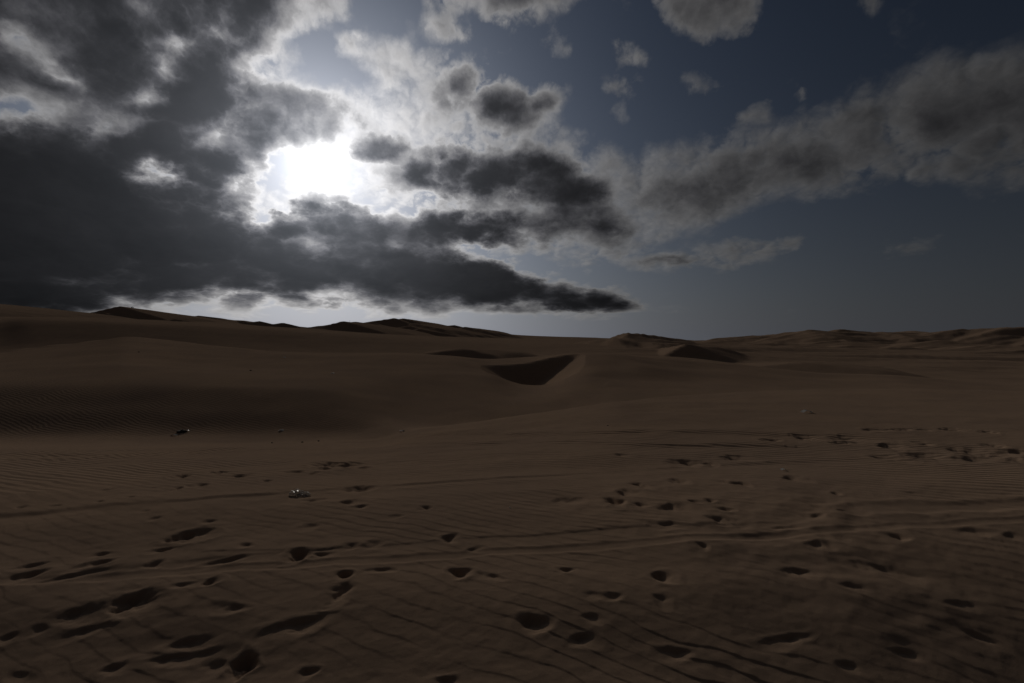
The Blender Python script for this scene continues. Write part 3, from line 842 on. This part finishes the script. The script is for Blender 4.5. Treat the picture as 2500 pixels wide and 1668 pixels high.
# ------------------------------------------------------------------ sand material
def sand_material():
    m = bpy.data.materials.new('sand')
    m.use_nodes = True
    t = m.node_tree
    t.nodes.clear()
    g = G(t)
    tc = g.new('ShaderNodeTexCoord')
    pos = tc.outputs['Object']
    x, y, z = g.sep(pos)
    rad = g.math('SQRT', x * x + y * y)
    big = V(g, g.noise(pos, .35, 4, .55).outputs['Fac'])
    mid = V(g, g.noise(pos, 6.0, 4, .6).outputs['Fac'])
    fine = V(g, g.noise(pos, 170.0, 3, .7).outputs['Fac'])
    c1 = g.mixc(g.smooth(big, .3, .7), (.408, .280, .190), (.362, .252, .178))
    c2 = g.mixc(g.smooth(mid, .35, .7) * .35, c1, (.300, .215, .150))
    c3 = g.mixc(g.smooth(fine, .50, .75) * .55, c2, (.200, .140, .100))
    c4 = g.mixc(g.smooth(fine, .36, .27) * .45, c3, (.50, .39, .29))
    # ripples past the reach of the mesh
    w1 = V(g, g.noise(pos, .55, 4, .5).outputs['Fac'])
    w2 = V(g, g.noise(pos, 3.0, 3, .5).outputs['Fac'])
    ph = x * (math.cos(ang) / .15) + y * (math.sin(ang) / .15) + w1 * 3.2 + w2 * .7
    tri = g.math('PINGPONG', ph, .5) * 2.0
    rip = tri * (1.0 + 1.3 * (1.0 - g.smooth(rad, 13.0, 18.0))) * g.smooth(rad, 6.0, 9.5) * (1.0 - g.smooth(rad, 50.0, 90.0)) * (V(g, g.noise(pos, .8, 3, .5).outputs['Fac']) + .25)
    grain = fine * .0022 + mid * .004
    h = rip * .0095 + grain
    bp = g.new('ShaderNodeBump')
    bp.inputs['Strength'].default_value = .8
    bp.inputs['Distance'].default_value = 1.0
    g.put(h, bp.inputs['Height'])
    bs = g.new('ShaderNodeBsdfPrincipled')
    g.link(c4, bs.inputs['Base Color'])
    bs.inputs['Roughness'].default_value = .85
    bs.inputs['Specular IOR Level'].default_value = 0.0
    bs.inputs['Diffuse Roughness'].default_value = .25
    g.link(bp.outputs[0], bs.inputs['Normal'])
    o = g.new('ShaderNodeOutputMaterial')
    g.link(bs.outputs[0], o.inputs['Surface'])
    return m
SAND = sand_material()

# ------------------------------------------------------------------ ground sheet and the hills beyond the middle dune
# normals from the whole relief so that the two sheets meet without a seam
def grid_mesh(name, r0, r1, cap):
    rows = r1 - r0 + 1
    vx = np.stack([GX[r0:r1 + 1], GY[r0:r1 + 1], GZ[r0:r1 + 1]], -1).reshape(-1, 3)
    i = np.arange(rows - 1)[:, None]
    j = np.arange(NA)[None, :]
    jn = (j + 1) % NA
    quads = np.stack([i * NA + j, (i + 1) * NA + j, (i + 1) * NA + jn, i * NA + jn], -1).reshape(-1, 4)
    me = bpy.data.meshes.new(name)
    nv, nq = len(vx), len(quads)
    loops = quads[:, ::-1].reshape(-1)
    starts = np.arange(nq) * 4
    if cap:
        vx = np.concatenate([vx, [[0, 0, float(GZ[0].mean())]]])
        tri = np.stack([np.full(NA, nv), np.arange(NA), (np.arange(NA) + 1) % NA], -1)[:, ::-1]
        starts = np.concatenate([starts, nq * 4 + np.arange(NA) * 3])
        loops = np.concatenate([loops, tri.reshape(-1)])
        nv += 1
    me.vertices.add(nv)
    me.vertices.foreach_set('co', vx.astype(np.float32).reshape(-1))
    me.loops.add(len(loops))
    me.loops.foreach_set('vertex_index', loops.astype(np.int32))
    me.polygons.add(len(starts))
    me.polygons.foreach_set('loop_start', starts.astype(np.int32))
    me.update(calc_edges=True)
    me.validate()
    me.polygons.foreach_set('use_smooth', np.ones(len(me.polygons), bool))
    me.materials.append(SAND)
    o = bpy.data.objects.new(name, me)
    col.objects.link(o)
    o['kind'] = 'structure'
    return o
split = int(np.argmax(rr > 84))
ground = grid_mesh('ground', 0, split, True)
ground['label'] = 'rippled brown sand with footprints and tyre tracks'
hills = grid_mesh('hills', split, NR - 1, False)
hills['label'] = 'far range of sand dunes along the horizon'
print('tris', 2 * NA * NR)

# ------------------------------------------------------------------ litter and small things on the sand
def plain_mat(name, colr, rough=.6, spec=.4, trans=0.0, coat=0.0):
    m = bpy.data.materials.new(name)
    m.use_nodes = True
    t = m.node_tree
    t.nodes.clear()
    g = G(t)
    tc = g.new('ShaderNodeTexCoord')
    n = V(g, g.noise(tc.outputs['Object'], 30.0, 4, .6).outputs['Fac'])
    c = g.mixc(g.smooth(n, .35, .7), colr, tuple(v * .6 for v in colr))
    bs = g.new('ShaderNodeBsdfPrincipled')
    g.link(c, bs.inputs['Base Color'])
    bs.inputs['Roughness'].default_value = rough
    bs.inputs['Specular IOR Level'].default_value = spec
    bs.inputs['Coat Weight'].default_value = coat
    out = bs.outputs[0]
    if trans > 0:
        tl = g.new('ShaderNodeBsdfTranslucent')
        g.link(c, tl.inputs['Color'])
        mx = g.new('ShaderNodeMixShader')
        mx.inputs[0].default_value = trans
        g.link(bs.outputs[0], mx.inputs[1])
        g.link(tl.outputs[0], mx.inputs[2])
        out = mx.outputs[0]
    o = g.new('ShaderNodeOutputMaterial')
    g.link(out, o.inputs['Surface'])
    return m
M_CLEAR = plain_mat('pale_plastic', (.80, .74, .67), .25, .5, .6)
M_DARK = plain_mat('dark_plastic', (.075, .062, .055), .75, .15, .15)
M_WHITE = plain_mat('white_scrap', (.82, .81, .79), .6, .2, .6)
M_STONE = plain_mat('stone', (.10, .08, .07), .9, .1)
M_METAL = plain_mat('painted_metal', (.05, .045, .045), .4, .4)
M_RUBBER = plain_mat('rubber', (.02, .02, .02), .8, .2)

def link_mesh(name, bm, mat, parent=None, smooth=False):
    me = bpy.data.meshes.new(name)
    bm.to_mesh(me)
    bm.free()
    for p in me.polygons:
        p.use_smooth = smooth
    me.materials.append(mat)
    o = bpy.data.objects.new(name, me)
    col.objects.link(o)
    o.parent = parent
    return o
def tag(o, label, cat, group=None):
    o['label'] = label
    o['category'] = cat
    if group:
        o['group'] = group
    return o
def thing(name, loc, label, cat, group=None, rz=0.0):
    o = bpy.data.objects.new(name, None)
    col.objects.link(o)
    o.location = loc
    o.rotation_euler.z = rz
    return tag(o, label, cat, group)

def crumple(sx, sy, sz, seed, depth=.35, sub=4, fold=2.2):
    """crushed film: a flattened ball folded by ridged noise"""
    bm = bmesh.new()
    bmesh.ops.create_icosphere(bm, subdivisions=sub, radius=1.0)
    o = Vector((seed * 3.1, seed * 1.7, -seed))
    for v in bm.verts:
        d = v.co.normalized()
        r = 1.0
        a = fold
        w = depth
        for k in range(4):
            n = mnoise.noise(d * a + o * (k + 1))
            r -= w * (abs(n) * 2.0 - .35)
            a *= 1.9
            w *= .58
        v.co = Vector((d.x * r * sx, d.y * r * sy, max(d.z, -.25) * r * sz))
    return bm
def sheet(lx, ly, curl, seed, thick=.003):
    """a curled scrap of film with real thickness"""
    bm = bmesh.new()
    n, m = 9, 5
    rows = []
    for k in (0, 1):
        g_ = []
        for i in range(n):
            for j in range(m):
                a, b = i / (n - 1) - .5, j / (m - 1) - .5
                z = curl * (1 - (2 * a) ** 2) + .35 * curl * mnoise.noise(Vector((a * 4 + seed, b * 4, seed))) + abs(b) * curl * .5
                g_.append(bm.verts.new((a * lx * (1 + .15 * b), b * ly * (1 + .3 * math.sin(a * 5 + seed)), z - k * thick)))
        rows.append(g_)
    bm.verts.ensure_lookup_table()
    def q(k, i, j): return rows[k][i * m + j]
    for i in range(n - 1):
        for j in range(m - 1):
            bm.faces.new((q(0, i, j), q(0, i + 1, j), q(0, i + 1, j + 1), q(0, i, j + 1)))
            bm.faces.new((q(1, i, j + 1), q(1, i + 1, j + 1), q(1, i + 1, j), q(1, i, j)))
    ring = [(i, 0) for i in range(n)] + [(n - 1, j) for j in range(1, m)] + [(i, m - 1) for i in range(n - 2, -1, -1)] + [(0, j) for j in range(m - 2, 0, -1)]
    for (a, b), (c, d) in zip(ring, ring[1:] + ring[:1]):
        bm.faces.new((q(0, c, d), q(0, a, b), q(1, a, b), q(1, c, d)))
    bm.normal_update()
    return bm
def spot(px, py):
    x, y = ground_at(px, py)
    return x, y, surf_z(x, y), y / F          # last: metres per frame unit there

# crumpled clear bag in the foreground
x, y, z, m1 = spot(731, 1207)
bag = thing('plastic_bag', (x, y, z - .004), 'crumpled clear plastic bag catching the light in the foreground, largest piece of litter', 'plastic bag')
b1 = link_mesh('body', crumple(m1 * 17, m1 * 14, m1 * 14, 1.3, .38, 3, 2.6), M_CLEAR, bag)
b1.location = (-m1 * 8, .01, m1 * 2)
b2 = link_mesh('tied_end', crumple(m1 * 15, m1 * 11, m1 * 10, 4.1, .40, 3, 2.6), M_CLEAR, bag)
b2.location = (m1 * 13, -.01, m1 * 1)
# dark crushed bag at the foot of the dune
x, y, z, m1 = spot(447, 1056)
bag = thing('plastic_bag', (x, y, z - .01), 'dark crushed bag with pale rim lying at the foot of the left dune', 'plastic bag')
link_mesh('body', crumple(m1 * 11, m1 * 9, m1 * 6, 7.7, .34, 3), M_DARK, bag).location = (-m1 * 3, 0, m1 * 1.5)
link_mesh('flap', sheet(m1 * 13, m1 * 6, m1 * 1.6, 2.2), M_CLEAR, bag).location = (m1 * 6, m1 * 5, m1 * 3.2)
for px_, py_, lx, ly, cu, mat, nm, lab in [
        (425, 1065, 13, 8, 2.2, M_DARK, 'plastic_scrap', 'small dark scrap just in front of the dark crushed bag'),
        (686, 1053, 10, 7, 3.2, M_WHITE, 'paper_scrap', 'bright white scrap at the foot of the dune, right of the dark bag'),
        (982, 1054, 10, 8, 2.0, M_DARK, 'plastic_scrap', 'dark scrap on the edge of the valley, above the tyre tracks'),
        (978, 1053, 4, 4, 1.6, M_WHITE, 'paper_scrap', 'tiny pale scrap touching the dark scrap on the valley edge'),
        (1969, 1007, 22, 12, 4.5, M_WHITE, 'plastic_scrap', 'curled pale strip of plastic on the right-hand slope'),
        (2393, 954, 6, 5, 2.2, M_WHITE, 'paper_scrap', 'larger of two white specks far out on the right'),
        (2386, 955, 4, 4, 1.4, M_WHITE, 'paper_scrap', 'smaller of two white specks far out on the right'),
        (1913, 1150, 11, 8, 2.6, M_WHITE, 'plastic_scrap', 'small white chip above the trampled sand on the right'),
        (812, 912, 9, 5, 1.4, M_WHITE, 'paper_scrap', 'thin white strip high on the face of the middle dune'),
        (694, 875, 4, 4, 2.0, M_WHITE, 'paper_scrap', 'tiny white dot just below the crest of the middle dune'),
        (1245, 1242, 3, 3, 1.2, M_WHITE, 'paper_scrap', 'tiny white fleck on ripples near the middle of the sand')]:
    x, y, z, m1 = spot(px_, py_)
    o = link_mesh(nm, sheet(lx * m1, ly * m1 * 1.3, cu * m1, px_ * .01), mat)
    o.location = (x, y, z + .004 + m1 * .3)
    o.rotation_euler.z = (px_ % 7) * .12 - .3
    tag(o, lab, 'litter')
for px_, py_, sz, lab in [(1484, 1039, 4, 'lone dark pebble on smooth sand right of the centre'), (664, 1083, 4, 'dark pebble left of the three beside the upper tyre track'),
                          (738, 1081, 5, 'dark pebble in the middle of the three beside the upper tyre track'), (778, 1078, 4, 'dark pebble right of the three beside the upper tyre track'),
                          (339, 858, 4, 'dark stone on the left shoulder of the middle dune'), (612, 904, 5, 'dark stone halfway up the face of the left dune')]:
    x, y, z, m1 = spot(px_, py_)
    o = link_mesh('pebble', crumple(sz * m1 * .6, sz * m1 * .5, sz * m1 * .45, px_ * .013, .2, 2), M_STONE)
    o.location = (x, y, z)
    tag(o, lab, 'pebble', 'dark stones on the sand')

# ------------------------------------------------------------------ dune buggy and marker pole on the far crests
def crest_z(px, Ya, Yb):
    """highest line of sight over a stretch of one column"""
    best, at = -9e9, None
    for Y in np.linspace(Ya, Yb, 60):
        x = (px - CX) / F * Y
        z = surf_z(x, Y)
        if z / Y > best:
            best, at = z / Y, (x, Y, z)
    return at
def tube(bm, a, b, r, seg=6):
    a, b = Vector(a), Vector(b)
    q = (b - a).to_track_quat('Z', 'Y').to_matrix().to_4x4()
    q.translation = (a + b) / 2
    bmesh.ops.create_cone(bm, cap_ends=True, segments=seg, radius1=r, radius2=r, depth=(b - a).length, matrix=q)
x, y, z = crest_z(323.5, 560, 640)
bug = thing('dune_buggy', (x, y, z + .05), 'tiny dark buggy parked on the tallest dune at the left', 'buggy', rz=.15)
bm = bmesh.new()
for (xa, xb, za, zb, hw) in [(-1.35, 1.35, .40, .75, .55), (-.9, .5, .75, 1.0, .5)]:
    vs_ = [bm.verts.new(p) for p in [(xa, -hw, za), (xb, -hw * .7, za), (xb, hw * .7, za), (xa, hw, za), (xa * .95, -hw, zb), (xb * .85, -hw * .6, zb * .9), (xb * .85, hw * .6, zb * .9), (xa * .95, hw, zb)]]
    for f in [(0, 3, 2, 1), (4, 5, 6, 7), (0, 1, 5, 4), (1, 2, 6, 5), (2, 3, 7, 6), (3, 0, 4, 7)]:
        bm.faces.new([vs_[i] for i in f])
link_mesh('body', bm, M_METAL, bug)
bm = bmesh.new()
for sy in (-.5, .5):
    tube(bm, (.75, sy * .8, .7), (.2, sy * .8, 1.55), .05)
    tube(bm, (.2, sy * .8, 1.55), (-.7, sy * .8, 1.6), .05)
    tube(bm, (-.7, sy * .8, 1.6), (-1.25, sy * .8, .75), .05)
for xx, zz in ((.2, 1.55), (-.7, 1.6)):
    tube(bm, (xx, -.4, zz), (xx, .4, zz), .05)
link_mesh('roll_cage', bm, M_METAL, bug)
wheel_me = None
for xx in (-.95, .95):
    for sy in (-.72, .72):
        if wheel_me is None:
            bm = bmesh.new()
            tube(bm, (0, -.16, 0), (0, .16, 0), .42, 18)
            bmesh.ops.bevel(bm, geom=[e for e in bm.edges if abs(e.verts[0].co.y - e.verts[1].co.y) < 1e-4], offset=.06, segments=2, affect='EDGES')
            w = link_mesh('wheel', bm, M_RUBBER, bug)
            wheel_me = w.data
        else:
            w = bpy.data.objects.new('wheel', wheel_me)
            col.objects.link(w)
            w.parent = bug
        w.location = (xx, sy, .42)
x, y, z = crest_z(854, 405, 460)
bm = bmesh.new()
tube(bm, (0, 0, -.4), (0, 0, 1.75), .07, 8)
tube(bm, (-.25, 0, 1.45), (.25, 0, 1.45), .05, 6)
pole = link_mesh('marker_pole', bm, M_METAL)
pole.location = (x, y, z)
tag(pole, 'thin upright marker pole on the rounded dune below the sun', 'pole')
